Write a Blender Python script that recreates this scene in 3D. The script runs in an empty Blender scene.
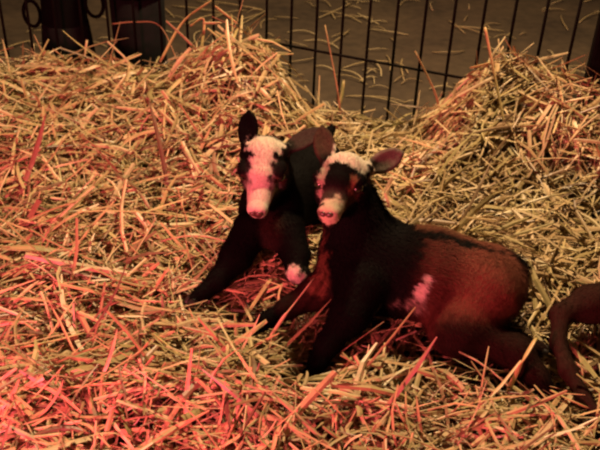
import bpy, math
import numpy as np
from mathutils import Vector, Matrix

scene = bpy.context.scene
COL = scene.collection
rng = np.random.default_rng(7)

# ------------------------------------------------------------ camera
cam_data = bpy.data.cameras.new('camera')
cam_data.sensor_width = 36.0
cam_data.lens = 51.0
cam = bpy.data.objects.new('camera', cam_data)
COL.objects.link(cam)
PITCH = math.radians(33.7)
ROLL = math.radians(2.3)
fw = Vector((0, math.cos(PITCH), -math.sin(PITCH)))
rt = Vector((1, 0, 0))
up = rt.cross(fw)
rt2 = rt * math.cos(ROLL) + up * math.sin(ROLL)
up2 = -rt * math.sin(ROLL) + up * math.cos(ROLL)
M = Matrix((rt2, up2, -fw)).transposed().to_4x4()
M.translation = Vector((0.0, -1.6, 1.25))
cam.matrix_world = M
cam_data.dof.use_dof = True
cam_data.dof.focus_distance = 1.58
cam_data.dof.aperture_fstop = 9.0
scene.camera = cam

# ------------------------------------------------------------ world, lights, exposure
world = bpy.data.worlds.new('barn_night')
scene.world = world
world.use_nodes = True
world.node_tree.nodes['Background'].inputs[0].default_value = (1.0, 0.72, 0.5, 1)
world.node_tree.nodes['Background'].inputs[1].default_value = 0.012

def area_light(name, loc, target, size, power, color, spread=180):
    l = bpy.data.lights.new(name, 'AREA')
    l.shape = 'DISK'; l.size = size; l.energy = power; l.color = color
    l.spread = math.radians(spread)
    o = bpy.data.objects.new(name, l)
    o.location = loc
    o.rotation_euler = (Vector(target) - Vector(loc)).to_track_quat('-Z', 'Y').to_euler()
    COL.objects.link(o)
    return o
area_light('barn_bulb', (0.32, 0.80, 2.45), (0.05, -0.15, 0.1), 0.20, 92.0, (1.0, 0.70, 0.37))
area_light('red_heat_lamp', (-0.78, -1.50, 0.62), (-0.20, 0.0, 0.15), 0.22, 42.0, (1.0, 0.14, 0.185))

scene.view_settings.view_transform = 'Standard'
scene.view_settings.look = 'None'
scene.view_settings.gamma = 1.0
scene.view_settings.use_curve_mapping = False
scene.view_settings.exposure = 0.1
scene.cycles.use_denoising = True
scene.cycles.max_bounces = 4
scene.cycles.pixel_filter_type = 'BLACKMAN_HARRIS'
scene.cycles.filter_width = 2.2

# ------------------------------------------------------------ helpers
def tag(o, label=None, cat=None, group=None, kind=None):
    if label: o['label'] = label
    if cat: o['category'] = cat
    if group: o['group'] = group
    if kind: o['kind'] = kind
    return o

def mesh_object(name, verts, faces_flat, loop_counts, mats, parent=None, smooth=True, colors=None, mat_index=None):
    """one mesh object from numpy arrays"""
    me = bpy.data.meshes.new(name)
    verts = np.ascontiguousarray(verts, dtype=np.float32)
    nv = len(verts); nl = len(faces_flat); nf = len(loop_counts)
    me.vertices.add(nv)
    me.vertices.foreach_set('co', verts.ravel())
    me.loops.add(nl)
    me.loops.foreach_set('vertex_index', np.asarray(faces_flat, dtype=np.int32))
    me.polygons.add(nf)
    starts = np.concatenate(([0], np.cumsum(loop_counts)[:-1])).astype(np.int32)
    me.polygons.foreach_set('loop_start', starts)
    me.polygons.foreach_set('use_smooth', np.full(nf, smooth, dtype=bool))
    if not isinstance(mats, (list, tuple)): mats = [mats]
    for m in mats: me.materials.append(m)
    if mat_index is not None:
        me.polygons.foreach_set('material_index', np.asarray(mat_index, dtype=np.int32))
    if colors is not None:
        a = me.color_attributes.new('coat', 'FLOAT_COLOR', 'POINT')
        c = np.ones((nv, 4), np.float32); c[:, :3] = colors
        a.data.foreach_set('color', c.ravel())
    me.update(calc_edges=True)
    o = bpy.data.objects.new(name, me)
    COL.objects.link(o)
    if parent is not None: o.parent = parent
    return o

def new_mat(name):
    m = bpy.data.materials.new(name)
    m.use_nodes = True
    return m, m.node_tree.nodes, m.node_tree.links, m.node_tree.nodes['Principled BSDF']

def plain_mat(name, col, rough=0.6, metal=0.0, noise=0.0, scale=30.0):
    m, N, L, b = new_mat(name)
    b.inputs['Roughness'].default_value = rough
    b.inputs['Metallic'].default_value = metal
    tc = N.new('ShaderNodeTexCoord'); nz = N.new('ShaderNodeTexNoise'); rp = N.new('ShaderNodeValToRGB')
    nz.inputs['Scale'].default_value = scale; nz.inputs['Detail'].default_value = 5
    L.new(tc.outputs['Object'], nz.inputs['Vector']); L.new(nz.outputs['Fac'], rp.inputs['Fac'])
    c = np.array(col)
    rp.color_ramp.elements[0].position = 0.3; rp.color_ramp.elements[1].position = 0.7
    rp.color_ramp.elements[0].color = (*(c * (1 - noise)), 1)
    rp.color_ramp.elements[1].color = (*np.clip(c * (1 + noise), 0, 1), 1)
    L.new(rp.outputs['Color'], b.inputs['Base Color'])
    return m

def plain_mat_spec(m, v):
    m.node_tree.nodes['Principled BSDF'].inputs['Specular IOR Level'].default_value = v

def attr_mat(name, rough, noise_scale, spec=0.3, sheen=0.0):
    m, N, L, b = new_mat(name)
    at = N.new('ShaderNodeAttribute'); at.attribute_name = 'coat'
    tc = N.new('ShaderNodeTexCoord'); nz = N.new('ShaderNodeTexNoise')
    nz.inputs['Scale'].default_value = noise_scale; nz.inputs['Detail'].default_value = 4
    mr = N.new('ShaderNodeMapRange'); mr.inputs['To Min'].default_value = 0.72; mr.inputs['To Max'].default_value = 1.25
    mx = N.new('ShaderNodeVectorMath'); mx.operation = 'SCALE'
    L.new(tc.outputs['Object'], nz.inputs['Vector']); L.new(nz.outputs['Fac'], mr.inputs['Value'])
    L.new(at.outputs['Color'], mx.inputs[0]); L.new(mr.outputs['Result'], mx.inputs['Scale'])
    L.new(mx.outputs['Vector'], b.inputs['Base Color'])
    b.inputs['Roughness'].default_value = rough
    b.inputs['Specular IOR Level'].default_value = spec
    if sheen: b.inputs['Sheen Weight'].default_value = sheen
    return m

STRAW = attr_mat('straw_mat', 0.42, 45.0, 0.45)
COAT = attr_mat('coat_mat', 0.9, 60.0, 0.03)
FUR = attr_mat('fur_mat', 0.7, 90.0, 0.06)
WIRE = plain_mat('black_wire_mat', (0.005, 0.004, 0.0035), 0.9, 0.0, 0.3)
HOOF = plain_mat('hoof_mat', (0.022, 0.014, 0.012), 0.45, 0.0, 0.4)
EYE = plain_mat('eye_mat', (0.012, 0.007, 0.005), 0.12, 0.0, 0.2)
NOSEM = plain_mat('nose_mat', (0.10, 0.035, 0.035), 0.35, 0.0, 0.3)

for m_ in (WIRE,): plain_mat_spec(m_, 0.1)

def smooth_path(pts, n):
    """Catmull-Rom samples through the points"""
    P = np.array(pts, float)
    if len(P) == 2:
        t = np.linspace(0, 1, n)[:, None]
        return P[0] * (1 - t) + P[1] * t
    Q = np.vstack((2 * P[0] - P[1], P, 2 * P[-1] - P[-2]))
    out = []
    for s in np.linspace(0, len(P) - 1 - 1e-6, n):
        i = int(s); t = s - i
        a, b, c, d = Q[i], Q[i + 1], Q[i + 2], Q[i + 3]
        out.append(0.5 * (2 * b + (c - a) * t + (2 * a - 5 * b + 4 * c - d) * t * t + (3 * b - a - 3 * c + d) * t ** 3))
    return np.array(out)

def tube_arrays(path, radii, sides=8, flat=1.0, ref=(0, 0, 1)):
    """a closed tube along a path; flat<1 squashes it across ref"""
    path = np.asarray(path, float); n = len(path)
    radii = np.broadcast_to(radii, (n,))
    T = np.gradient(path, axis=0); T /= np.linalg.norm(T, axis=1)[:, None] + 1e-9
    r = np.array(ref, float)
    A = np.cross(T, r)
    bad = np.linalg.norm(A, axis=1) < 0.05
    A[bad] = np.cross(T[bad], np.array([0.3, 1, 0.1]))
    A /= np.linalg.norm(A, axis=1)[:, None]
    B = np.cross(A, T)
    ang = np.arange(sides) / sides * 2 * np.pi
    V = path[:, None] + radii[:, None, None] * (np.cos(ang)[None, :, None] * A[:, None] + flat * np.sin(ang)[None, :, None] * B[:, None])
    V = V.reshape(-1, 3)
    F = []; cnt = []
    for i in range(n - 1):
        for j in range(sides):
            k = (j + 1) % sides
            F += [i * sides + j, i * sides + k, (i + 1) * sides + k, (i + 1) * sides + j]; cnt.append(4)
    F += list(range(sides - 1, -1, -1)); cnt.append(sides)
    F += [(n - 1) * sides + j for j in range(sides)]; cnt.append(sides)
    return V, np.array(F), cnt

def merge(parts):
    Vs = []; Fs = []; Cs = []; o = 0
    for V, F, c in parts:
        Vs.append(V); Fs.append(np.asarray(F) + o); Cs += list(c); o += len(V)
    return np.vstack(Vs), np.concatenate(Fs), Cs

def tube(name, path, radii, mat, parent=None, sides=8, flat=1.0, colors=None, ref=(0, 0, 1)):
    V, F, c = tube_arrays(path, radii, sides, flat, ref)
    col = None if colors is None else np.tile(np.array(colors, float), (len(V), 1))
    return mesh_object(name, V, F, c, mat, parent, True, col)

# ------------------------------------------------------------ the lie of the straw
def S(t):
    t = np.clip(t, 0, 1)
    return t * t * (3 - 2 * t)
def fence_y(x):
    return np.where(x < -0.124, 0.85, 0.85 - 0.3758 * (x + 0.124))
def ground(x, y):
    """height of the straw bed above the concrete"""
    x = np.asarray(x, float); y = np.asarray(y, float)
    left = 1 - S((x + 0.13) / 0.15)
    right = S((x - 0.27) / 0.28)
    mid = 1 - np.maximum(left, right)
    h = 0.115 + 0 * x
    h = h + left * (0.050 * S((y - 0.0) / 0.50))
    h = h + 0.145 * np.exp(-((x + 0.19) / 0.15) ** 2 - ((y - 0.62) / 0.18) ** 2)
    h = h + right * (0.21 * S((y - 0.12) / 0.42))
    h = h - mid * 0.05 * S((y - 0.35) / 0.35)
    h = h + 0.055 * np.exp(-((x + 0.20) / 0.26) ** 2 - ((y + 0.53) / 0.075) ** 2)
    h = h + 0.030 * np.exp(-((x + 0.52) / 0.10) ** 2 - ((y + 0.18) / 0.16) ** 2)
    h = h - 0.020 * np.exp(-((x + 0.16) / 0.16) ** 2 - ((y + 0.30) / 0.09) ** 2)
    h = h + 0.010 * np.sin(x * 13 + 1.3) * np.cos(y * 11) + 0.006 * np.sin(x * 31 + y * 17)
    for dx, dy, dd, dr in ((-0.20, -0.215, 0.022, 0.05), (-0.085, -0.31, 0.022, 0.06), (0.034, -0.43, 0.028, 0.05), (0.47, -0.44, 0.03, 0.08), (0.56, -0.42, 0.03, 0.08), (0.25, -0.33, 0.02, 0.10)):
        h = h - dd * np.exp(-((x - dx) / dr) ** 2 - ((y - dy) / dr) ** 2)
    k = 1 - S((y - fence_y(x) + 0.06) / 0.16)
    return h * k - 0.02 * (1 - k)


# ------------------------------------------------------------ floor
def build_floor():
    m, N, L, b = new_mat('dusty_concrete_mat')
    tc = N.new('ShaderNodeTexCoord')
    n1 = N.new('ShaderNodeTexNoise'); n1.inputs['Scale'].default_value = 3.0; n1.inputs['Detail'].default_value = 8
    n2 = N.new('ShaderNodeTexNoise'); n2.inputs['Scale'].default_value = 26.0; n2.inputs['Detail'].default_value = 6
    mx = N.new('ShaderNodeMix'); mx.data_type = 'FLOAT'; mx.inputs[0].default_value = 0.4
    rp = N.new('ShaderNodeValToRGB')
    rp.color_ramp.elements[0].position = 0.3; rp.color_ramp.elements[0].color = (0.028, 0.018, 0.012, 1)
    rp.color_ramp.elements[1].position = 0.72; rp.color_ramp.elements[1].color = (0.112, 0.074, 0.046, 1)
    for n in (n1, n2): L.new(tc.outputs['Object'], n.inputs['Vector'])
    L.new(n1.outputs['Fac'], mx.inputs[2]); L.new(n2.outputs['Fac'], mx.inputs[3])
    L.new(mx.outputs[0], rp.inputs['Fac']); L.new(rp.outputs['Color'], b.inputs['Base Color'])
    bp = N.new('ShaderNodeBump'); bp.inputs['Strength'].default_value = 0.25; bp.inputs['Distance'].default_value = 0.01
    L.new(n2.outputs['Fac'], bp.inputs['Height']); L.new(bp.outputs['Normal'], b.inputs['Normal'])
    b.inputs['Roughness'].default_value = 0.85
    V = []; 
    for z in (-0.12, 0.0):
        V += [(-3.5, -3.0, z), (3.5, -3.0, z), (3.5, 5.0, z), (-3.5, 5.0, z)]
    F = [3, 2, 1, 0, 4, 5, 6, 7, 0, 1, 5, 4, 1, 2, 6, 5, 2, 3, 7, 6, 3, 0, 4, 7]
    tag(mesh_object('floor', V, F, [4] * 6, m, smooth=False), kind='structure')
build_floor()

# ------------------------------------------------------------ goat kids
def unit(v):
    v = np.array(v, float)
    return v / np.linalg.norm(v)

def sd_cone(P, a, b, r1, r2):
    a = np.array(a, float); b = np.array(b, float); ab = b - a
    t = np.clip(((P - a) @ ab) / (ab @ ab + 1e-12), 0, 1)
    return np.linalg.norm(P - a - t[..., None] * ab, axis=-1) - (r1 + (r2 - r1) * t)

def sd_ell(P, c, R, r):
    """R rows = local axes"""
    q = (P - np.array(c, float)) @ np.array(R, float).T
    r = np.array(r, float)
    k0 = np.linalg.norm(q / r, axis=-1); k1 = np.linalg.norm(q / (r * r), axis=-1)
    return k0 * (k0 - 1.0) / np.maximum(k1, 1e-6)

class Kid:
    def __init__(self, name, loc, label):
        self.root = bpy.data.objects.new(name, None)
        self.root.location = loc; self.root.empty_display_size = 0.05
        COL.objects.link(self.root)
        tag(self.root, label, 'goat')
        self.loc = np.array(loc, float)
        self.p = []          # distance fn, lo, hi, blend, colour, flow, fur length, sign
        self.caps = []
        self.patches = []
    def cone(self, a, b, r1, r2, col, k=0.02, flow=None, fur=0.008):
        a = np.array(a, float); b = np.array(b, float); r = max(r1, r2)
        fl = unit(b - a) if flow is None else unit(flow)
        self.p.append((lambda P: sd_cone(P, a, b, r1, r2), np.minimum(a, b) - r, np.maximum(a, b) + r, k, np.array(col, float), fl, fur, 1))
        self.caps.append((a, b, r1, r2))
    def ell(self, c, R, r, col, k=0.01, flow=(0, 0, -1), fur=0.004, sign=1):
        c = np.array(c, float); m = max(r)
        self.p.append((lambda P: sd_ell(P, c, R, r), c - m, c + m, k, np.array(col, float), unit(flow), fur, sign))
        if sign > 0 and m > 0.02 and min(r) > 0.012: self.caps.append((c, c + 1e-4, min(r), min(r)))
    def chain(self, pts, rad, col, k=0.015, fur=0.006):
        for i in range(len(pts) - 1):
            self.cone(pts[i], pts[i + 1], rad[i], rad[i + 1], col if isinstance(col, tuple) else col[i], k, None, fur)
    def head(self, c, fwd, upv, s, cols, ear_tips, ear_face):
        """skull, muzzle, jaw, cheeks, brows, eye sockets and both ears"""
        y = unit(fwd); z = np.array(upv, float); z = unit(z - (z @ y) * y); x = np.cross(y, z)
        R = np.array([x, y, z]); c = np.array(c, float)
        W = lambda q: c + s * (np.array(q, float) @ R)
        self.hR, self.hc, self.hs = R, c, s
        base = cols['base']; back = -y
        f = lambda *q: tuple(s * v for v in q)
        E = lambda q, r, k=0.012, col=base, fur=0.0065, fl=None, sign=1: self.ell(W(q), R, f(*r), col, k, back + (fl if fl is not None else 0 * y), fur, sign)
        E((0, -0.004, 0.0), (0.037, 0.043, 0.037))
        self.cone(W((0, 0.0, 0.010)), W((0, 0.032, 0.006)), s * 0.031, s * 0.024, base, 0.01, back + 0.5 * x, 0.0045)
        self.cone(W((0, 0.028, -0.006)), W((0, 0.078, -0.013)), s * 0.0245, s * 0.0165, cols['muzzle'], 0.01, back, 0.004)
        E((0, 0.088, -0.010), (0.0155, 0.012, 0.0115), 0.006, cols['muzzle'], 0.0015)
        E((0, 0.080, -0.021), (0.015, 0.015, 0.009), 0.005, cols['muzzle'], 0.003)
        self.cone(W((0, 0.015, -0.028)), W((0, 0.076, -0.031)), s * 0.020, s * 0.0095, cols['jaw'], 0.007, back, 0.004)
        for sx in (-1, 1):
            E((sx * 0.022, 0.008, -0.018), (0.018, 0.030, 0.024), 0.01)
            E((sx * 0.029, 0.026, 0.014), (0.010, 0.017, 0.009), 0.006)
            E((sx * 0.034, 0.032, 0.004), (0.008, 0.011, 0.008), 0.004, sign=-1)
            E((sx * 0.0075, 0.101, -0.008), (0.0028, 0.004, 0.0026), 0.001, sign=-1)
        for sx, tip, face, ec in zip((-1, 1), ear_tips, ear_face, cols['ears']):
            b = W((sx * 0.030, -0.014, 0.014)); t = np.array(tip, float)
            ax = unit(t - b); Ln = np.linalg.norm(t - b)
            n = np.array(face, float); n = unit(n - (n @ ax) * ax); wv = np.cross(ax, n)
            ER = np.array([ax, wv, n])
            self.cone(b - ax * 0.01, b + ax * 0.018, 0.015, 0.011, base, 0.01, ax, 0.003)
            self.ell(b + ax * Ln * 0.53, ER, (Ln * 0.48, 0.0175 * s, 0.0065), ec, 0.006, ax, 0.0035)
            self.cone(b + ax * Ln * 0.70, b + ax * Ln * 1.02, 0.0065, 0.002, ec, 0.008, ax, 0.0035)
            self.ell(b + ax * Ln * 0.52 + n * 0.0068, ER, (Ln * 0.42, 0.0130 * s, 0.0055), ec, 0.003, ax, 0.002, sign=-1)
        self.eyes = [(W((sx * 0.0285, 0.031, 0.005)), s * 0.0088) for sx in (-1, 1)]
        self.noseW = [W((sx * 0.0045, 0.0985, -0.0085)) for sx in (-1, 1)]
    def build(self, fur_n, vox=0.0027):
        import openvdb
        lo = np.min([q[1] for q in self.p], axis=0) - 0.02
        hi = np.max([q[2] for q in self.p], axis=0) + 0.02
        dims = np.ceil((hi - lo) / vox).astype(int)
        G = np.full(dims, 0.06, np.float32)
        for fn, a, b, k, col, fl, fur, sg in self.p:
            i0 = np.maximum(((a - 0.035 - lo) / vox).astype(int), 0)
            i1 = np.minimum(((b + 0.035 - lo) / vox).astype(int) + 1, dims)
            ax = [lo[d] + np.arange(i0[d], i1[d]) * vox for d in range(3)]
            P = np.stack(np.meshgrid(*ax, indexing='ij'), -1)
            d2 = fn(P)
            sl = tuple(slice(i0[d], i1[d]) for d in range(3))
            d1 = G[sl]
            if sg > 0:
                h = np.clip(0.5 + 0.5 * (d1 - d2) / k, 0, 1)
                G[sl] = d1 * (1 - h) + d2 * h - k * h * (1 - h)
            else:
                h = np.clip(0.5 - 0.5 * (d1 + d2) / k, 0, 1)
                G[sl] = d1 * (1 - h) - d2 * h + k * h * (1 - h)
        grid = openvdb.FloatGrid(0.06)
        grid.copyFromArray(G)
        pts, tris, quads = grid.convertToPolygons(0.0, 0.0)
        V = pts * vox + lo
        quads = np.asarray(quads).astype(int)
        # outward faces
        A, B, Cc = V[quads[:, 0]], V[quads[:, 1]], V[quads[:, 2]]
        vol = np.einsum('ij,ij->i', A, np.cross(B, Cc)).sum()
        if vol < 0: quads = quads[:, ::-1]
        # normals, colour, flow
        A, B, Cc, D = (V[quads[:, i]] for i in range(4))
        fn_ = np.cross(Cc - A, D - B)
        VN = np.zeros_like(V)
        for i in range(4): np.add.at(VN, quads[:, i], fn_)
        VN /= np.linalg.norm(VN, axis=1)[:, None] + 1e-12
        pos = [q for q in self.p if q[7] > 0]
        D = np.array([q[0](V) for q in pos])
        w = np.exp(-np.clip(D - D.min(0), 0, 0.2) / 0.004); w /= w.sum(0)
        col = w.T @ np.array([q[4] for q in pos])
        flow = w.T @ np.array([q[5] for q in pos])
        furl = w.T @ np.array([q[6] for q in pos])
        # ragged edged coat markings
        rj = np.random.default_rng(5); jit = 0
        for w_ in (0.022, 0.015, 0.011, 0.008, 0.006, 0.0045):
            for _ in range(3):
                jit = jit + w_ * 0.11 * np.sin(V @ (unit(rj.normal(size=3)) * 6.283 / w_) + rj.uniform(0, 6.28))
        for fnp, soft, pc in self.patches:
            t = S(0.5 - (fnp(V) + jit * min(1.0, soft / 0.005)) / (2 * soft))[:, None]
            col = col * (1 - t) + np.array(pc) * t
        r2 = np.random.default_rng(len(V))
        nq = len(quads)
        me_v = V - self.loc
        body = mesh_object('body', me_v, quads.ravel(), [4] * nq, COAT, self.root, True, col)
        # fur: fine tapering blades rooted on the skin
        area = np.linalg.norm(fn_, axis=1)
        fi = r2.choice(nq, size=fur_n, p=area / area.sum())
        uv = r2.random((fur_n, 2))
        def samp(X):
            a, b, c_, d = (X[quads[fi, i]] for i in range(4))
            u = uv[:, :1]; v = uv[:, 1:]
            return (a * (1 - u) + b * u) * (1 - v) + (d * (1 - u) + c_ * u) * v
        R0 = samp(V); Nn = samp(VN); Nn /= np.linalg.norm(Nn, axis=1)[:, None] + 1e-9
        Fl = samp(flow) + r2.normal(size=(fur_n, 3)) * 0.28
        Fl -= (Fl * Nn).sum(1)[:, None] * Nn
        Fl /= np.linalg.norm(Fl, axis=1)[:, None] + 1e-9
        ln = samp(furl[:, None])[:, 0] * r2.uniform(0.7, 1.5, fur_n)
        d1 = Fl * 0.85 + Nn * 0.62; d2_ = Fl * 0.98 + Nn * 0.12
        side = np.cross(Fl, Nn) * 0.00042
        p0 = R0 - Nn * 0.0006; p1 = p0 + d1 * ln[:, None] * 0.55; p2 = p1 + d2_ * ln[:, None] * 0.5
        FV = np.stack((p0 - side, p0 + side, p1 + side * 0.8, p1 - side * 0.8, p2), 1).reshape(-1, 3)
        o = (np.arange(fur_n) * 5)[:, None]
        FF = (o + np.array([0, 1, 2, 3, 3, 2, 4])).ravel()
        cnt = np.tile([4, 3], fur_n)
        fc = samp(col) * r2.uniform(0.75, 1.3, (fur_n, 1))
        mesh_object('fur', FV - self.loc, FF, cnt, FUR, self.root, True, np.repeat(fc, 5, axis=0))
        return body
    def eyes_and_nose(self):
        for c, r in self.eyes: ball('eye', c - self.loc, (r, r, r), EYE, self.root, None)
        nz = []
        for c in self.noseW:
            nz.append(ball_arrays(c - self.loc, (0.0055 * self.hs, 0.0032 * self.hs, 0.0042 * self.hs), self.hR))
        V, F, c = merge(nz)
        mesh_object('nose_pad', V, F, c, NOSEM, self.root)
    def hoof(self, c, d, r=0.013, ln=0.024):
        """cloven hoof: two claws side by side along d"""
        c = np.array(c, float) - self.loc; d = unit(d)
        sd = unit(np.cross(d, (0, 0, 1)))
        parts = []
        for s_ in (-1, 1):
            o = c + sd * s_ * r * 0.48
            path = [o - d * ln * 0.35, o, o + d * ln * 0.55 + sd * s_ * -0.001, o + d * ln]
            parts.append(tube_arrays(path, [r * 0.62, r * 0.72, r * 0.58, r * 0.22], 10, 1.25))
        V, F, cn = merge(parts)
        mesh_object('hoof', V, F, cn, HOOF, self.root)

def ball_arrays(c, r, R=None, nu=14, nv=9):
    R = np.eye(3) if R is None else np.array(R)
    V = []
    for i in range(nv):
        th = math.pi * (i + 0.5) / nv
        for j in range(nu):
            ph = 2 * math.pi * j / nu
            V.append((r[0] * math.sin(th) * math.cos(ph), r[1] * math.sin(th) * math.sin(ph), r[2] * math.cos(th)))
    V = np.array(V) @ R + np.array(c)
    F = []; cnt = []
    for i in range(nv - 1):
        for j in range(nu):
            k = (j + 1) % nu
            F += [i * nu + j, (i + 1) * nu + j, (i + 1) * nu + k, i * nu + k]; cnt.append(4)
    F += list(range(nu)); cnt.append(nu)
    F += list(range((nv - 1) * nu + nu - 1, (nv - 1) * nu - 1, -1)); cnt.append(nu)
    return V, np.array(F), cnt
def ball(name, c, r, mat, parent, R=None):
    V, F, n = ball_arrays(c, r, R)
    return mesh_object(name, V, F, n, mat, parent)

RT = np.array(rt2); UPV = np.array(up2); TOC = -np.array(fw)    # handy world directions: right, up-slope, towards the gate
BLACK = (0.0035, 0.0024, 0.0024)
DBROWN = (0.020, 0.008, 0.006)
BROWN = (0.13, 0.050, 0.030)
RBROWN = (0.15, 0.046, 0.032)
WHITE = (0.62, 0.52, 0.44)
CREAM = (0.50, 0.38, 0.28)
PALE = (0.36, 0.26, 0.21)
GREY = (0.16, 0.115, 0.095)

def local_patch(kid, fn):
    def g(V):
        q = ((V - kid.hc) @ kid.hR.T) / kid.hs
        return fn(q)
    return g
def capsule_patch(a, b, r1, r2):
    return lambda V: sd_cone(V, a, b, r1, r2)

kids = []
# --- kid facing the camera, white blazed face
a = Kid('goat_kid', (-0.06, -0.05, 0.13), 'black baby goat facing forward with a broad white blaze and upright ear')
a.cone((-0.062, -0.040, 0.248), (0.010, 0.12, 0.218), 0.064, 0.080, BLACK, 0.03, (0.2, 1, -0.4))
a.cone((0.010, 0.11, 0.212), (0.035, 0.22, 0.205), 0.078, 0.070, BLACK, 0.03, (0.2, 1, -0.4))
a.cone((-0.064, -0.055, 0.252), (-0.066, -0.040, 0.335), 0.062, 0.046, BLACK, 0.03, (0, 0.1, -1), 0.009)
a.cone((-0.0536, -0.1290, 0.2386), (-0.0582, -0.1281, 0.2580), 0.026, 0.024, DBROWN, 0.03, (0, 0, -1), 0.009)
a.head((-0.0776, -0.0662, 0.3778), UPV * -0.78 + TOC * 0.62 + RT * -0.13, TOC * 0.62 + UPV * 0.78 - RT * 0.04, 1.30,
       dict(base=BLACK, muzzle=WHITE, jaw=PALE, ears=((0.045, 0.03, 0.026), BLACK)),
       ((0.0340, 0.0022, 0.4263), (-0.1156, 0.0006, 0.4600)), (TOC * 1.0 + UPV * 0.5 - RT * 0.3, TOC - RT * 0.25))
LEG_A = [(-0.1011, -0.1106, 0.2391), (-0.1313, -0.1581, 0.2039), (-0.1666, -0.2078, 0.1744), (-0.1914, -0.2289, 0.1609), (-0.2087, -0.2412, 0.1515)]
a.chain(LEG_A, [0.042, 0.032, 0.019, 0.0145, 0.0135], [BLACK, BLACK, BLACK, BLACK])
LEG_A2 = [(-0.0290, -0.1114, 0.2380), (-0.0058, -0.1541, 0.2099), (-0.0044, -0.1939, 0.1953), (0.0301, -0.1768, 0.1579)]
a.chain(LEG_A2, [0.042, 0.028, 0.0185, 0.014], [BLACK, BLACK, BLACK])
# hind end folded on the straw
a.chain([(0.085, 0.20, 0.19), (0.11, 0.09, 0.165), (0.13, 0.19, 0.15), (0.13, 0.10, 0.143)], [0.05, 0.04, 0.02, 0.014], DBROWN)
a.chain([(0.05, 0.28, 0.25), (0.07, 0.33, 0.26)], [0.02, 0.01], BLACK)
a.patches += [
 (local_patch(a, lambda q: np.maximum.reduce([np.abs(q[:, 0] + 0.002) - (0.0165 + 0.0125 * S((0.018 - q[:, 1]) / 0.026)), -q[:, 2] - 0.008, -0.026 - q[:, 1], q[:, 2] - 0.05])), 0.0035, WHITE),
 (local_patch(a, lambda q: np.linalg.norm(q - np.array([0, 0.080, -0.012]), axis=1) - 0.026), 0.006, WHITE),
 (local_patch(a, lambda q: np.linalg.norm((q - np.array([0, 0.082, -0.0245])) / np.array([0.012, 0.015, 0.0022]), axis=1) * 0.002 - 0.002), 0.001, (0.10, 0.04, 0.04)),
 (local_patch(a, lambda q: np.linalg.norm((np.abs(q) * [1, 0, 0] + q * [0, 1, 1] - np.array([0.033, 0.030, 0.0])) / np.array([0.02, 0.03, 0.012]), axis=1) * 0.012 - 0.012), 0.004, (0.05, 0.02, 0.015)),
 (local_patch(a, lambda q: np.linalg.norm((q - np.array([0, 0.100, -0.011])) / np.array([0.0115, 0.010, 0.0085]), axis=1) * 0.009 - 0.009), 0.002, (0.09, 0.04, 0.042)),
 (capsule_patch((-0.0084, -0.2031, 0.1995), (0.0022, -0.2023, 0.1917), 0.017, 0.016), 0.003, WHITE),
 (capsule_patch((-0.0997, -0.1904, 0.2637), (-0.0184, -0.1953, 0.2563), 0.020, 0.018), 0.012, (0.035, 0.012, 0.009)),
]
kids.append(a)

# --- kid lying across, black foreparts and brown flank
b = Kid('goat_kid', (0.26, -0.24, 0.13), 'brown sided baby goat with black shoulders lying side-on, white patch on head')
b.cone((0.1356, -0.2242, 0.2400), (0.2622, -0.2423, 0.2400), 0.095, 0.087, BLACK, 0.03, (1, 0, -0.45), 0.009)
b.cone((0.2622, -0.2423, 0.2400), (0.3702, -0.2509, 0.2270), 0.087, 0.080, RBROWN, 0.03, (1, 0, -0.45), 0.009)
b.cone((0.1254, -0.2040, 0.2793), (0.0947, -0.2025, 0.3807), 0.078, 0.052, BLACK, 0.03, (0.15, 0, -1), 0.009)
b.head((0.0799, -0.2114, 0.4303), UPV * -0.46 + TOC * 0.82 + RT * -0.30, UPV * 0.80 + TOC * 0.55 + RT * -0.05, 1.25,
       dict(base=BLACK, muzzle=(0.05, 0.03, 0.025), jaw=BLACK, ears=(GREY, (0.055, 0.030, 0.022))),
       ((0.1911, -0.1542, 0.4621), (0.0355, -0.1040, 0.4833)), (TOC * 1.0 - UPV * 0.2 - RT * 0.1, TOC + UPV * 0.3))
LEG_B = [(0.1280, -0.2970, 0.2479), (0.1020, -0.3442, 0.2133), (0.0598, -0.3930, 0.1762), (0.0439, -0.4185, 0.1559), (0.0336, -0.4334, 0.1390)]
b.chain(LEG_B, [0.052, 0.037, 0.021, 0.0155, 0.014], BLACK)
LEG_B2 = [(0.0807, -0.2348, 0.2151), (0.0413, -0.2592, 0.1966), (-0.0172, -0.2860, 0.1743), (-0.0560, -0.3001, 0.1532), (-0.0793, -0.3084, 0.1408)]
b.chain(LEG_B2, [0.046, 0.034, 0.020, 0.0155, 0.0135], [DBROWN, DBROWN, BLACK, BLACK])
LEG_B3 = [(0.3641, -0.2813, 0.2354), (0.3078, -0.3429, 0.1882), (0.4198, -0.3810, 0.1670), (0.4553, -0.4166, 0.1408), (0.4781, -0.4421, 0.1206)]
b.chain(LEG_B3, [0.072, 0.048, 0.027, 0.0175, 0.014], [RBROWN, DBROWN, DBROWN, BLACK], 0.03)
LEG_B4 = [(0.4144, -0.2171, 0.1876), (0.3663, -0.2865, 0.1376), (0.4466, -0.3165, 0.1286), (0.4839, -0.3287, 0.1283)]
b.chain(LEG_B4, [0.055, 0.035, 0.022, 0.015], DBROWN)
b.chain([(0.4098, -0.2338, 0.2707), (0.4294, -0.2480, 0.2674), (0.4317, -0.2690, 0.2539)], [0.022, 0.017, 0.009], BLACK, 0.012, 0.014)
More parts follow.
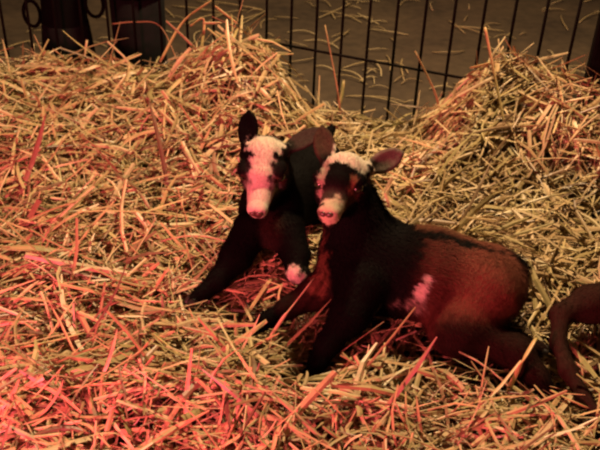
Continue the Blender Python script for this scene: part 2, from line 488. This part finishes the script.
b.patches += [
 (capsule_patch((0.1493, -0.2558, 0.2738), (0.2016, -0.2502, 0.2820), 0.075, 0.060), 0.012, BLACK),
 (capsule_patch((0.12, -0.235, 0.338), (0.41, -0.258, 0.318), 0.016, 0.010), 0.004, BLACK),
 (lambda V: np.maximum.reduce([-0.225 - V[:, 1], 0.225 - V[:, 0], 0.27 - V[:, 2]]), 0.004, BROWN),
 (capsule_patch((0.2412, -0.3220, 0.2825), (0.2185, -0.3466, 0.2457), 0.008, 0.014), 0.003, WHITE),
 (capsule_patch((0.2148, -0.3473, 0.2267), (0.1633, -0.3470, 0.2090), 0.022, 0.014), 0.012, PALE),
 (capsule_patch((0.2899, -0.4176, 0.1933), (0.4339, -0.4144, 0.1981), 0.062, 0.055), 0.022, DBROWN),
 (capsule_patch((0.0273, -0.2183, 0.3299), (0.0398, -0.2831, 0.2327), 0.018, 0.022), 0.010, BROWN),
 (local_patch(b, lambda q: np.maximum.reduce([np.abs(q[:, 0] + 0.004) - 0.031, 0.004 - q[:, 2], q[:, 1] - 0.020 + 0.25 * np.abs(q[:, 0]), -0.045 - q[:, 1], q[:, 2] - 0.06])), 0.003, WHITE),
 (local_patch(b, lambda q: np.linalg.norm((q - np.array([-0.008, 0.088, -0.008])) / np.array([0.018, 0.026, 0.022]), axis=1) * 0.02 - 0.02), 0.003, CREAM),
 (local_patch(b, lambda q: np.maximum(np.abs(q[:, 0] - 0.024) - 0.0055, np.maximum(0.010 - q[:, 1], -0.016 - q[:, 2]))), 0.002, PALE),
 (local_patch(b, lambda q: np.maximum(np.abs(q[:, 0] + 0.024) - 0.004, np.maximum(0.030 - q[:, 1], -0.016 - q[:, 2]))), 0.002, BROWN),
 (capsule_patch((0.4191, -0.2417, 0.2769), (0.4225, -0.2779, 0.2406), 0.026, 0.022), 0.008, BLACK),
 (capsule_patch((0.1319, -0.2168, 0.4403), (0.1647, -0.2014, 0.4634), 0.010, 0.008), 0.004, PALE),
]
kids.append(b)

# --- third kid, mostly beyond the frame
c = Kid('goat_kid', (0.72, -0.22, 0.12), 'dark goat kid cut off by the frame, only a bent leg showing')
c.cone((0.74, -0.22, 0.205), (0.95, -0.14, 0.215), 0.080, 0.088, DBROWN, 0.03, (1, 0, -0.4), 0.009)
c.cone((0.95, -0.14, 0.225), (1.03, -0.12, 0.34), 0.072, 0.048, DBROWN, 0.03, (0, 0, -1), 0.009)
c.head((1.05, -0.13, 0.375), (0.75, -0.55, -0.35), (0.3, 0, 1), 1.1, dict(base=DBROWN, muzzle=DBROWN, jaw=BLACK, ears=(DBROWN, DBROWN)),
       ((1.09, -0.02, 0.41), (0.99, -0.23, 0.41)), ((1, 0, 0.2), (0.5, -1, 0)))
LEG_C = [(0.6458, -0.2646, 0.2064), (0.5790, -0.2761, 0.2072), (0.5147, -0.3079, 0.2046), (0.5003, -0.3649, 0.1822), (0.5054, -0.4313, 0.1728), (0.5233, -0.4884, 0.1593), (0.5428, -0.5311, 0.1493)]
c.chain(LEG_C, [0.050, 0.036, 0.019, 0.0135, 0.0150, 0.0125, 0.0120], (0.030, 0.013, 0.010), 0.015)
c.chain([(0.80, -0.14, 0.18), (0.74, -0.10, 0.15), (0.82, -0.06, 0.14)], [0.05, 0.03, 0.015], DBROWN)
c.chain([(0.98, -0.20, 0.18), (1.02, -0.30, 0.145), (0.96, -0.34, 0.135)], [0.045, 0.022, 0.014], DBROWN)
c.chain([(1.0, -0.06, 0.18), (1.06, 0.02, 0.145), (0.98, 0.05, 0.14)], [0.045, 0.022, 0.014], DBROWN)
c.patches += [(capsule_patch((0.5086, -0.3544, 0.1529), (0.5121, -0.3720, 0.1536), 0.010, 0.008), 0.006, BROWN)]
kids.append(c)

for k_, n_ in zip(kids, (60000, 90000, 40000)):
    k_.build(n_)
    k_.eyes_and_nose()
for k_, legs in ((a, (LEG_A,)), (b, (LEG_B, LEG_B2, LEG_B3, LEG_B4)), (c, (LEG_C,))):
    for Lg in legs:
        p, q = np.array(Lg[-2]), np.array(Lg[-1])
        dd = unit(q - p); dd[2] = min(dd[2], -0.05)
        k_.hoof(q + dd * 0.006, dd)

# ------------------------------------------------------------ loose straw bed (nobody could count it)
def straw_colours(n, r):
    pal = np.array([(0.50, 0.34, 0.18), (0.62, 0.45, 0.27), (0.42, 0.32, 0.15), (0.31, 0.19, 0.11), (0.54, 0.41, 0.21), (0.20, 0.12, 0.07)])
    c = pal[r.choice(len(pal), n, p=(0.28, 0.18, 0.20, 0.12, 0.16, 0.06))]
    return c * r.uniform(0.75, 1.15, (n, 1))

def inside_kids(P, margin):
    out = np.zeros(len(P), bool)
    for k_ in kids:
        for a_, b_, r1, r2 in k_.caps:
            m = (np.abs(P - (a_ + b_) / 2).max(1) < 0.3)
            if m.any():
                idx = np.where(m)[0]
                out[idx] |= sd_cone(P[idx], a_, b_, r1, r2) < margin
    return out

def straw_field(n, x0, x1, y0, y1, seed, scale=1.0):
    r = np.random.default_rng(seed)
    cx = r.uniform(x0, x1, n); cy = r.uniform(y0, y1, n)
    e = 0.01
    h = ground(cx, cy)
    keep = cy < fence_y(cx) + 0.02 + 0.05 * r.random(n)
    cx, cy, h = cx[keep], cy[keep], h[keep]; n = len(cx)
    gx = (ground(cx + e, cy) - ground(cx - e, cy)) / (2 * e); gy = (ground(cx, cy + e) - ground(cx, cy - e)) / (2 * e)
    az = r.uniform(0, 2 * np.pi, n)
    az = np.where(r.random(n) < 0.3, r.normal(0.25, 0.5, n), az)
    L = np.clip(r.lognormal(math.log(0.092), 0.62, n), 0.02, 0.26) * scale
    W = np.clip(r.lognormal(math.log(0.0027), 0.48, n), 0.0011, 0.0062) * scale
    pit = r.normal(0, 0.30, n)
    stick = r.random(n) < 0.035
    pit = np.where(stick, r.uniform(0.35, 1.1, n), pit)
    d = np.stack((np.cos(az), np.sin(az), 0 * az), 1)
    d[:, 2] = d[:, 0] * gx + d[:, 1] * gy + np.tan(pit) * 1.0
    d /= np.linalg.norm(d, axis=1)[:, None]
    off = r.uniform(0.0, 1, n) ** 1.3 * 0.055 + np.where(stick, L * 0.22, 0)
    cpt = np.stack((cx, cy, h + off), 1)
    rings = 5
    t = np.linspace(-0.5, 0.5, rings)
    sidev = np.cross(d, [0, 0, 1]); sidev /= np.linalg.norm(sidev, axis=1)[:, None] + 1e-9
    upv = np.cross(sidev, d)
    bow = r.normal(0, 0.07, n) * L; bow2 = r.normal(-0.02, 0.05, n) * L
    kink = np.where(r.random(n) < 0.22, r.normal(0, 0.30, n), 0) * L
    P = cpt[:, None] + d[:, None] * (t[None, :, None] * L[:, None, None])
    P += sidev[:, None] * ((t[None] ** 2 * 4 - 0.5)[..., None] * bow[:, None, None])
    P += upv[:, None] * ((t[None] ** 2 * 4 - 0.5)[..., None] * bow2[:, None, None])
    P += sidev[:, None] * (np.maximum(t, 0)[None, :, None] * kink[:, None, None])
    # straws may not run through an animal
    bad = np.zeros(n, bool)
    for i in range(rings): bad |= inside_kids(P[:, i], 0.004)
    near = inside_kids(P[:, 2] - (0, 0, 0.012), 0.012) | inside_kids(P[:, 1] - (0, 0, 0.012), 0.010) | inside_kids(P[:, 3] - (0, 0, 0.012), 0.010)
    bad |= inside_kids(P[:, 2], 0.045) & ((W > 0.0034) | stick | (pit > 0.45))
    bad |= near & (r.random(n) < 0.85)
    P, sidev, upv, W = P[~bad], sidev[~bad], upv[~bad], W[~bad]; n = len(P)
    roll = r.uniform(-0.9, 0.9, n)[:, None]
    A = sidev * np.cos(roll) + upv * np.sin(roll); B = -sidev * np.sin(roll) + upv * np.cos(roll)
    fl = r.uniform(0.18, 0.65, n)[:, None]
    prof = np.ones((n, rings)); prof[:, 0] = r.uniform(0.4, 1.0, n); prof[:, -1] = r.uniform(0.1, 0.9, n)
    corners = []
    for ca, cb in ((1, 0), (0, 1), (-1, 0), (0, -1)):
        off3 = A * ca + B * cb * fl
        corners.append(P + off3[:, None] * (W[:, None] * prof)[..., None])
    V = np.stack(corners, 2).reshape(-1, 3)          # n, rings, 4
    base = (np.arange(n) * rings * 4)[:, None]
    loc = []
    for i in range(rings - 1):
        for j in range(4):
            k = (j + 1) % 4
            loc += [i * 4 + j, (i + 1) * 4 + j, (i + 1) * 4 + k, i * 4 + k]
    F = (base + np.array(loc)).ravel()
    cnt = np.full(n * (rings - 1) * 4, 4)
    col = np.repeat(straw_colours(n, r), rings * 4, axis=0)
    return V, F, cnt, col

def build_straw():
    # matted underlayer, coloured dark to put shade into the gaps between straws
    nx, ny = 240, 170
    xs = np.linspace(-1.9, 1.9, nx); ys = np.linspace(-1.35, 1.0, ny)
    X, Y = np.meshgrid(xs, ys, indexing='ij')
    Z = ground(X, Y)
    edge = np.minimum(np.minimum(X + 1.9, 1.9 - X), Y + 1.35)
    Z = Z * S(edge / 0.2) - 0.02 * (1 - S(edge / 0.2))
    Vm = np.stack((X, Y, Z), -1).reshape(-1, 3)
    i, j = np.meshgrid(np.arange(nx - 1), np.arange(ny - 1), indexing='ij')
    q = (i * ny + j).ravel()
    Fm = np.stack((q, q + ny, q + ny + 1, q + 1), 1)
    m, N, L, bs = new_mat('matted_straw_shade_mat')
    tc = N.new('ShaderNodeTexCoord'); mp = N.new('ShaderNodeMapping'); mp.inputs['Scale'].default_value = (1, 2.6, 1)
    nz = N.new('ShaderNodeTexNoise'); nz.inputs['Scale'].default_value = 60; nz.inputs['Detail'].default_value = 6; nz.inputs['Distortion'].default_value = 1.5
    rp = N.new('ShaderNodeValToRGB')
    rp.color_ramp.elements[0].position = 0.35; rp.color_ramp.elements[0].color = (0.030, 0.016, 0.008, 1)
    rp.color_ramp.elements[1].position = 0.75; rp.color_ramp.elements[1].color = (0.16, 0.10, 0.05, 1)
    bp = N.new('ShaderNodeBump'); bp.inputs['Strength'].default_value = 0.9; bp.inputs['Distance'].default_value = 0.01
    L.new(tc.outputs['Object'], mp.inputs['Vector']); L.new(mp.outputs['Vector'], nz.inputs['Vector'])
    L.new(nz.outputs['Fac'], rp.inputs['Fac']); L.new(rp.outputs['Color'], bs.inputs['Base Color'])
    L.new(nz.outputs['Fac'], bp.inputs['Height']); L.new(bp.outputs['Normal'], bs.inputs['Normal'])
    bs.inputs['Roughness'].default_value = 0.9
    fields = [straw_field(19000, -0.98, 1.05, -0.78, 0.95, 1), straw_field(7000, -1.8, 1.8, -1.25, 0.95, 2, 1.3)]
    V = np.vstack([Vm] + [f[0] for f in fields])
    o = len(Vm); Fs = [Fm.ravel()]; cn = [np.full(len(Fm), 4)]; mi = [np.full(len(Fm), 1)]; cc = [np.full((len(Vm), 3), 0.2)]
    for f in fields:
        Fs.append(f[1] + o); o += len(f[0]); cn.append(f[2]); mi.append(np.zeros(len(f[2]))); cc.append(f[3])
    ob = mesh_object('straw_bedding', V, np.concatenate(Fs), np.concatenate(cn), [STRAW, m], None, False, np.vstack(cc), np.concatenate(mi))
    tag(ob, 'deep bed of loose golden straw covering the pen floor and heaped against the wire', 'straw', kind='stuff')
build_straw()

# ------------------------------------------------------------ wire fence
def fence(name, label, x0, y0, dx, dy, n, rails, top, first=0):
    root = bpy.data.objects.new(name, None); root.location = (x0, y0, 0); COL.objects.link(root)
    tag(root, label, 'fence')
    for i in range(first, n):
        tube('upright_wire', [(i * dx, i * dy, 0.004), (i * dx, i * dy, top)], 0.0042, WIRE, root, 8)
    for z in rails:
        tube('rail_wire', [(first * dx, first * dy - 0.0055, z), ((n - 1) * dx, (n - 1) * dy - 0.0055, z)], 0.0042, WIRE, root, 8)
    return root
DXR, DYR = 0.0796 * math.cos(0.3604), -0.0796 * math.sin(0.3604)
fence('wire_panel', 'black wire fence panel with a visible rail, angled toward the thick black post', -0.124, 0.85, DXR, DYR, 12, (0.02, 0.281, 0.82), 0.82)
fence('wire_panel', 'black wire fence panel standing in front of the dark bin and tub', -0.124, 0.85, -0.0796, 0.0, 16, (0.02, 0.15, 0.82), 0.82, 1)

def post():
    X, Y = -0.124 + DXR * 11.9, 0.85 + DYR * 11.9
    root = bpy.data.objects.new('fence_post', None); root.location = (X, Y, 0); COL.objects.link(root)
    tag(root, 'thick black upright post at the end of the wire fence', 'post')
    w = 0.019; V = []
    ch = [(w, w * 0.7), (w * 0.7, w), (-w * 0.7, w), (-w, w * 0.7), (-w, -w * 0.7), (-w * 0.7, -w), (w * 0.7, -w), (w, -w * 0.7)]
    for z in (0.0, 0.9): V += [(p[0], p[1], z) for p in ch]
    F = []; cn = []
    for j in range(8):
        k = (j + 1) % 8; F += [j, k, 8 + k, 8 + j]; cn.append(4)
    F += list(range(7, -1, -1)); cn.append(8); F += list(range(8, 16)); cn.append(8)
    mesh_object('shaft', V, F, cn, WIRE, root, False)
    tube('cap', [(0, 0, 0.89), (0, 0, 0.905), (0, 0, 0.915)], [0.026, 0.026, 0.016], WIRE, root, 12, ref=(1, 0, 0))
    tube('bracket', [(-0.03, -0.02, 0.281), (0.03, -0.02, 0.281)], 0.006, WIRE, root, 8)
post()

# ------------------------------------------------------------ dark vessels behind the wire
def lathe(name, prof, mat, parent, seg=32, sx=1.0, sy=1.0):
    V = []; F = []; cn = []
    for r_, z in prof:
        for j in range(seg):
            t = 2 * math.pi * j / seg
            V.append((r_ * sx * math.cos(t), r_ * sy * math.sin(t), z))
    for i in range(len(prof) - 1):
        for j in range(seg):
            k = (j + 1) % seg
            F += [i * seg + j, i * seg + k, (i + 1) * seg + k, (i + 1) * seg + j]; cn.append(4)
    F += list(range(seg - 1, -1, -1)); cn.append(seg)
    F += [(len(prof) - 1) * seg + j for j in range(seg)]; cn.append(seg)
    return mesh_object(name, V, F, cn, mat, parent)
RUBBER = plain_mat('black_rubber_mat', (0.002, 0.002, 0.002), 0.9, 0, 0.3, 12)
GREYRUB = plain_mat('grey_rubber_mat', (0.006, 0.0058, 0.0064), 0.9, 0, 0.45, 14)
plain_mat_spec(RUBBER, 0.1); plain_mat_spec(GREYRUB, 0.15)
def ring(parent, c, rx, rz, name='ring_handle'):
    t = np.linspace(0, 2 * np.pi, 25)
    path = np.stack((c[0] + rx * np.cos(t), np.full(25, c[1]), c[2] + rz * np.sin(t)), 1)
    tube(name, path, 0.006, RUBBER, parent, 8, ref=(0, 1, 0))
bn = bpy.data.objects.new('bin', None); bn.location = (-0.775, 1.00, 0); COL.objects.link(bn)
tag(bn, 'tall black bin with ring handles behind the wire at top left', 'bin')
lathe('shell', [(0.086, 0), (0.088, 0.01), (0.076, 0.20), (0.062, 0.42), (0.060, 0.60), (0.054, 0.61), (0.054, 0.58), (0.02, 0.575)], RUBBER, bn)
lathe('skirt', [(0.094, 0.005), (0.096, 0.02), (0.084, 0.16), (0.074, 0.26), (0.070, 0.265)], GREYRUB, bn)
ring(bn, (-0.100, -0.01, 0.285), 0.026, 0.042)
ring(bn, (0.102, -0.01, 0.325), 0.028, 0.042)
tb = bpy.data.objects.new('tub', None); tb.location = (-0.540, 1.00, 0); COL.objects.link(tb)
tag(tb, 'wide dark grey tub with a black upper rim beside the tall bin', 'tub')
lathe('shell', [(0.078, 0), (0.082, 0.01), (0.086, 0.37), (0.080, 0.375)], GREYRUB, tb)
lathe('rim', [(0.088, 0.365), (0.092, 0.37), (0.094, 0.60), (0.086, 0.61), (0.084, 0.50), (0.02, 0.49)], RUBBER, tb)

# ------------------------------------------------------------ straw blown over the floor behind the wire
def stalk(name, pts, w, col, label, flat=0.4, taper=(0.8, 0.45), n=None, group=None, cat='straw stalk'):
    n = n or max(6, 4 * len(pts))
    path = smooth_path(pts, n)
    base = path[0].copy()
    rad = np.full(n, w); rad[0] *= taper[0]; rad[-1] *= taper[1]
    V, F, c_ = tube_arrays(path - base, rad, 8, flat, ref=(0.15, 0.75, 0.65))
    o = mesh_object(name, V, F, c_, STRAW, None, True, np.tile(np.array(col, float), (len(V), 1)))
    o.location = base
    return tag(o, label, cat, group)

def floor_wisps():
    r = np.random.default_rng(21)
    protos = []
    for v in range(7):
        Ln = (0.05, 0.09, 0.13, 0.17, 0.11, 0.07, 0.2)[v]
        t = np.linspace(-1, 1, 5)
        pts = [(tt * Ln / 2, (1 - tt * tt) * Ln * (-0.10, 0.05, 0.12, -0.04, 0.2, 0.02, -0.07)[v], 0.004 + 0.010 * (1 - tt * tt)) for tt in t]
        path = smooth_path(pts, 9)
        V, F, c_ = tube_arrays(path, 0.0022, 6, 0.6)
        col = [(0.46, 0.34, 0.18), (0.36, 0.26, 0.14), (0.56, 0.43, 0.25)][v % 3]
        protos.append(mesh_object('straw_wisp', V, F, c_, STRAW, None, True, np.tile(np.array(col), (len(V), 1))))
    lab = 'dry straw wisp lying on the dim concrete beyond the wire fence'
    spots = []
    while len(spots) < 280:
        x = r.uniform(-1.35, 1.5); y = r.uniform(0.7, 2.4)
        if y < float(fence_y(np.array(x))) + 0.10: continue
        if math.hypot(x + 0.775, y - 1.0) < 0.15 or math.hypot(x + 0.525, y - 1.0) < 0.13: continue
        spots.append((x, y))
    for i, (x, y) in enumerate(spots):
        o = protos[i] if i < 7 else protos[int(r.integers(7))].copy()
        if i >= 7: COL.objects.link(o)
        o.location = (x, y, 0.001); o.rotation_euler = (0, 0, r.uniform(0, 6.28)); s = r.uniform(0.7, 1.3); o.scale = (s, s, 1)
        tag(o, lab, 'straw wisp', 'straw wisps on the floor beyond the fence')
floor_wisps()

PALEST, GOLD, TAN, OLIVE = (0.66, 0.50, 0.28), (0.56, 0.40, 0.18), (0.46, 0.31, 0.15), (0.42, 0.36, 0.15)
STALKS = [
 ([(0.4508, 0.4922, 0.4834), (0.4744, 0.4526, 0.4059), (0.5236, 0.3386, 0.2349)], 0.0042, GOLD, 'tall pointed straw standing nearly upright on the right-hand heap'),
 ([(0.4441, 0.5668, 0.3392), (0.5167, 0.5436, 0.3694), (0.6084, 0.5323, 0.3668), (0.6967, 0.4979, 0.3513), (0.7689, 0.4482, 0.3344)], 0.0052, GOLD, 'long arched stalk lying along the crest of the right-hand heap'),
 ([(0.6591, 0.4785, 0.3583), (0.5806, 0.4401, 0.3440), (0.5431, 0.4041, 0.2971), (0.5098, 0.3361, 0.2385)], 0.0058, GOLD, 'thick curved stalk running down the face of the right-hand heap'),
 ([(0.2301, 0.6470, 0.1712), (0.3136, 0.6066, 0.1178), (0.3605, 0.3597, 0.1657)], 0.0034, PALEST, 'thin straight pale stalk leaning below the wire right of the heads'),
 ([(0.3022, 0.6573, 0.3452), (0.3603, 0.6017, 0.2546), (0.3834, 0.5897, 0.1933)], 0.0040, TAN, 'short brown stalk poking up before the wire left of the right-hand heap'),
 ([(0.1136, 0.7489, 0.2086), (0.1019, 0.7056, 0.1437), (0.0620, 0.6501, 0.1037)], 0.0050, OLIVE, 'bent greenish stalk propped up in the dip behind the heads'),
 ([(0.1030, 0.6960, 0.1221), (0.1368, 0.6697, 0.0971), (0.1667, 0.5921, 0.0960)], 0.0052, OLIVE, 'broad flat straw blade slanting down in the dip behind the heads'),
 ([(0.1722, 0.6515, 0.0914), (0.2573, 0.6382, 0.1219), (0.3433, 0.6082, 0.1634)], 0.0042, OLIVE, 'level olive stalk lying across the feet of the wires'),
 ([(0.0496, 0.7961, 0.3586), (0.0922, 0.6999, 0.2073), (0.1100, 0.6934, 0.1038)], 0.0028, TAN, 'very thin stalk standing against the middle of the wire fence'),
 ([(-0.6675, 0.8396, 0.2652), (-0.6769, 0.8023, 0.2094), (-0.6728, 0.6412, 0.1913)], 0.0036, PALEST, 'bright kinked stalk sticking up in front of the dark bin'),
 ([(-0.5640, 0.5261, 0.1916), (-0.5601, 0.4495, 0.1994), (-0.5650, 0.3972, 0.1930)], 0.0038, PALEST, 'short shiny straw piece glinting below the dark bin'),
 ([(-0.8410, 0.6912, 0.2086), (-0.7865, 0.7316, 0.2187), (-0.7241, 0.7658, 0.2196)], 0.0060, GOLD, 'broad pale blade lying on the crest left of the dark bin'),
 ([(-0.7670, 0.8146, 0.2423), (-0.6829, 0.7813, 0.1922)], 0.0040, TAN, 'slanting stub of straw in front of the bin base'),
 ([(-0.8247, 0.8330, 0.2770), (-0.7737, 0.7826, 0.1942)], 0.0036, TAN, 'thin stalk leaning under the left ring handle of the bin'),
 ([(-0.5910, 0.8566, 0.3125), (-0.5219, 0.8615, 0.3198), (-0.4447, 0.8489, 0.3152), (-0.3850, 0.7826, 0.2302)], 0.0030, TAN, 'fine arched stalk bowing in front of the grey tub'),
 ([(-0.4389, 0.7814, 0.2284), (-0.3731, 0.8378, 0.3347), (-0.2893, 0.8762, 0.3922)], 0.0046, GOLD, 'long stalk rising from the left heap past the top of the picture'),
 ([(-0.2770, 0.8431, 0.3859), (-0.2069, 0.8151, 0.3439)], 0.0056, GOLD, 'stout stalk at the very top of the left heap, sloping down to the right'),
 ([(-0.3109, 0.8183, 0.3415), (-0.2547, 0.8195, 0.3433)], 0.0058, PALEST, 'short pale straw stub lying level at the top of the left heap'),
 ([(-0.3512, 0.8279, 0.3270), (-0.3102, 0.8387, 0.3432), (-0.3186, 0.7832, 0.2456)], 0.0046, GOLD, 'folded stalk hanging from the top of the left heap'),
 ([(-0.2294, 0.5608, 0.3303), (-0.2058, 0.8009, 0.3370)], 0.0052, GOLD, 'steep broad stalk leaning right on the top of the left heap'),
 ([(0.0307, -0.3076, 0.2681), (-0.0107, -0.3559, 0.2318), (-0.0249, -0.3666, 0.2157), (-0.0521, -0.3762, 0.1653)], 0.0040, PALEST, 'straight pale stalk lying over the outstretched foreleg of the side-on kid'),
 ([(-0.4782, -0.2649, 0.1592), (-0.3976, -0.2156, 0.1609), (-0.2807, -0.1719, 0.1544)], 0.0050, GOLD, 'long level stalk left of the forward-facing kid'),
 ([(-0.3456, -0.2454, 0.1452), (-0.2560, -0.2644, 0.1599), (-0.2357, -0.2398, 0.1463)], 0.0055, PALEST, 'short broad straw ending near the forward-facing kid\'s hoof'),
 ([(-0.3749, -0.2969, 0.1545), (-0.2829, -0.3474, 0.1508), (-0.1564, -0.5065, 0.1934)], 0.0046, GOLD, 'long slanting stalk in front of the forward-facing kid, running down to the right'),
 ([(-0.2439, -0.5318, 0.1916), (-0.2089, -0.4524, 0.1736), (-0.1682, -0.3973, 0.1553)], 0.0070, GOLD, 'widest flat blade below the forward-facing kid, rising to the right'),
 ([(-0.1239, -0.5301, 0.2085), (-0.1078, -0.5775, 0.1807), (-0.0884, -0.6293, 0.1462)], 0.0066, GOLD, 'pointed upright blade at the bottom edge of the picture'),
 ([(-0.5479, -0.4267, 0.1616), (-0.4776, -0.4099, 0.1652), (-0.4014, -0.3561, 0.1521)], 0.0056, GOLD, 'broad stalk rising to the right from the left edge'),
 ([(-0.4500, -0.6401, 0.1661), (-0.4046, -0.6400, 0.1734), (-0.3634, -0.6178, 0.1634)], 0.0066, PALEST, 'glossy flat straw piece in the bottom left corner'),
 ([(-0.4102, -0.5490, 0.1874), (-0.3503, -0.5429, 0.1965), (-0.2825, -0.5356, 0.2003)], 0.0062, GOLD, 'level broad blade above the bottom left corner'),
 ([(0.1684, -0.3915, 0.1856), (0.1531, -0.4972, 0.1425)], 0.0026, PALEST, 'thin stalk standing in front of the side-on kid\'s belly'),
 ([(0.1132, -0.4967, 0.1721), (0.1485, -0.4587, 0.1569)], 0.0062, PALEST, 'stubby straw piece just right of the side-on kid\'s near hoof'),
 ([(0.0649, -0.4578, 0.1439), (0.0925, -0.4756, 0.1676), (0.1293, -0.4493, 0.1493)], 0.0050, OLIVE, 'olive flat straw level with the side-on kid\'s near hoof'),
 ([(0.4439, -0.3998, 0.2199), (0.4085, -0.4515, 0.1965), (0.4008, -0.4432, 0.1225), (0.3765, -0.5100, 0.1304)], 0.0048, GOLD, 'long stalk crossing in front of the side-on kid\'s hind leg'),
 ([(0.4751, -0.4120, 0.1115), (0.4917, -0.5054, 0.1698), (0.5546, -0.5079, 0.1408)], 0.0044, GOLD, 'stalk lying over the bent leg of the cut-off kid'),
 ([(0.5834, -0.1055, 0.1530), (0.5309, -0.2070, 0.1594), (0.4998, -0.2546, 0.1385)], 0.0036, TAN, 'thin stalk beside the top of the bent leg, near the right edge'),
 ([(0.5189, 0.2856, 0.2060), (0.6070, 0.1936, 0.1690), (0.7185, 0.1032, 0.1344)], 0.0044, TAN, 'long stalk slanting down to the right edge behind the side-on kid'),
]
for pts, w, colr, lab in STALKS:
    stalk('straw_stalk', pts, w, colr, lab)
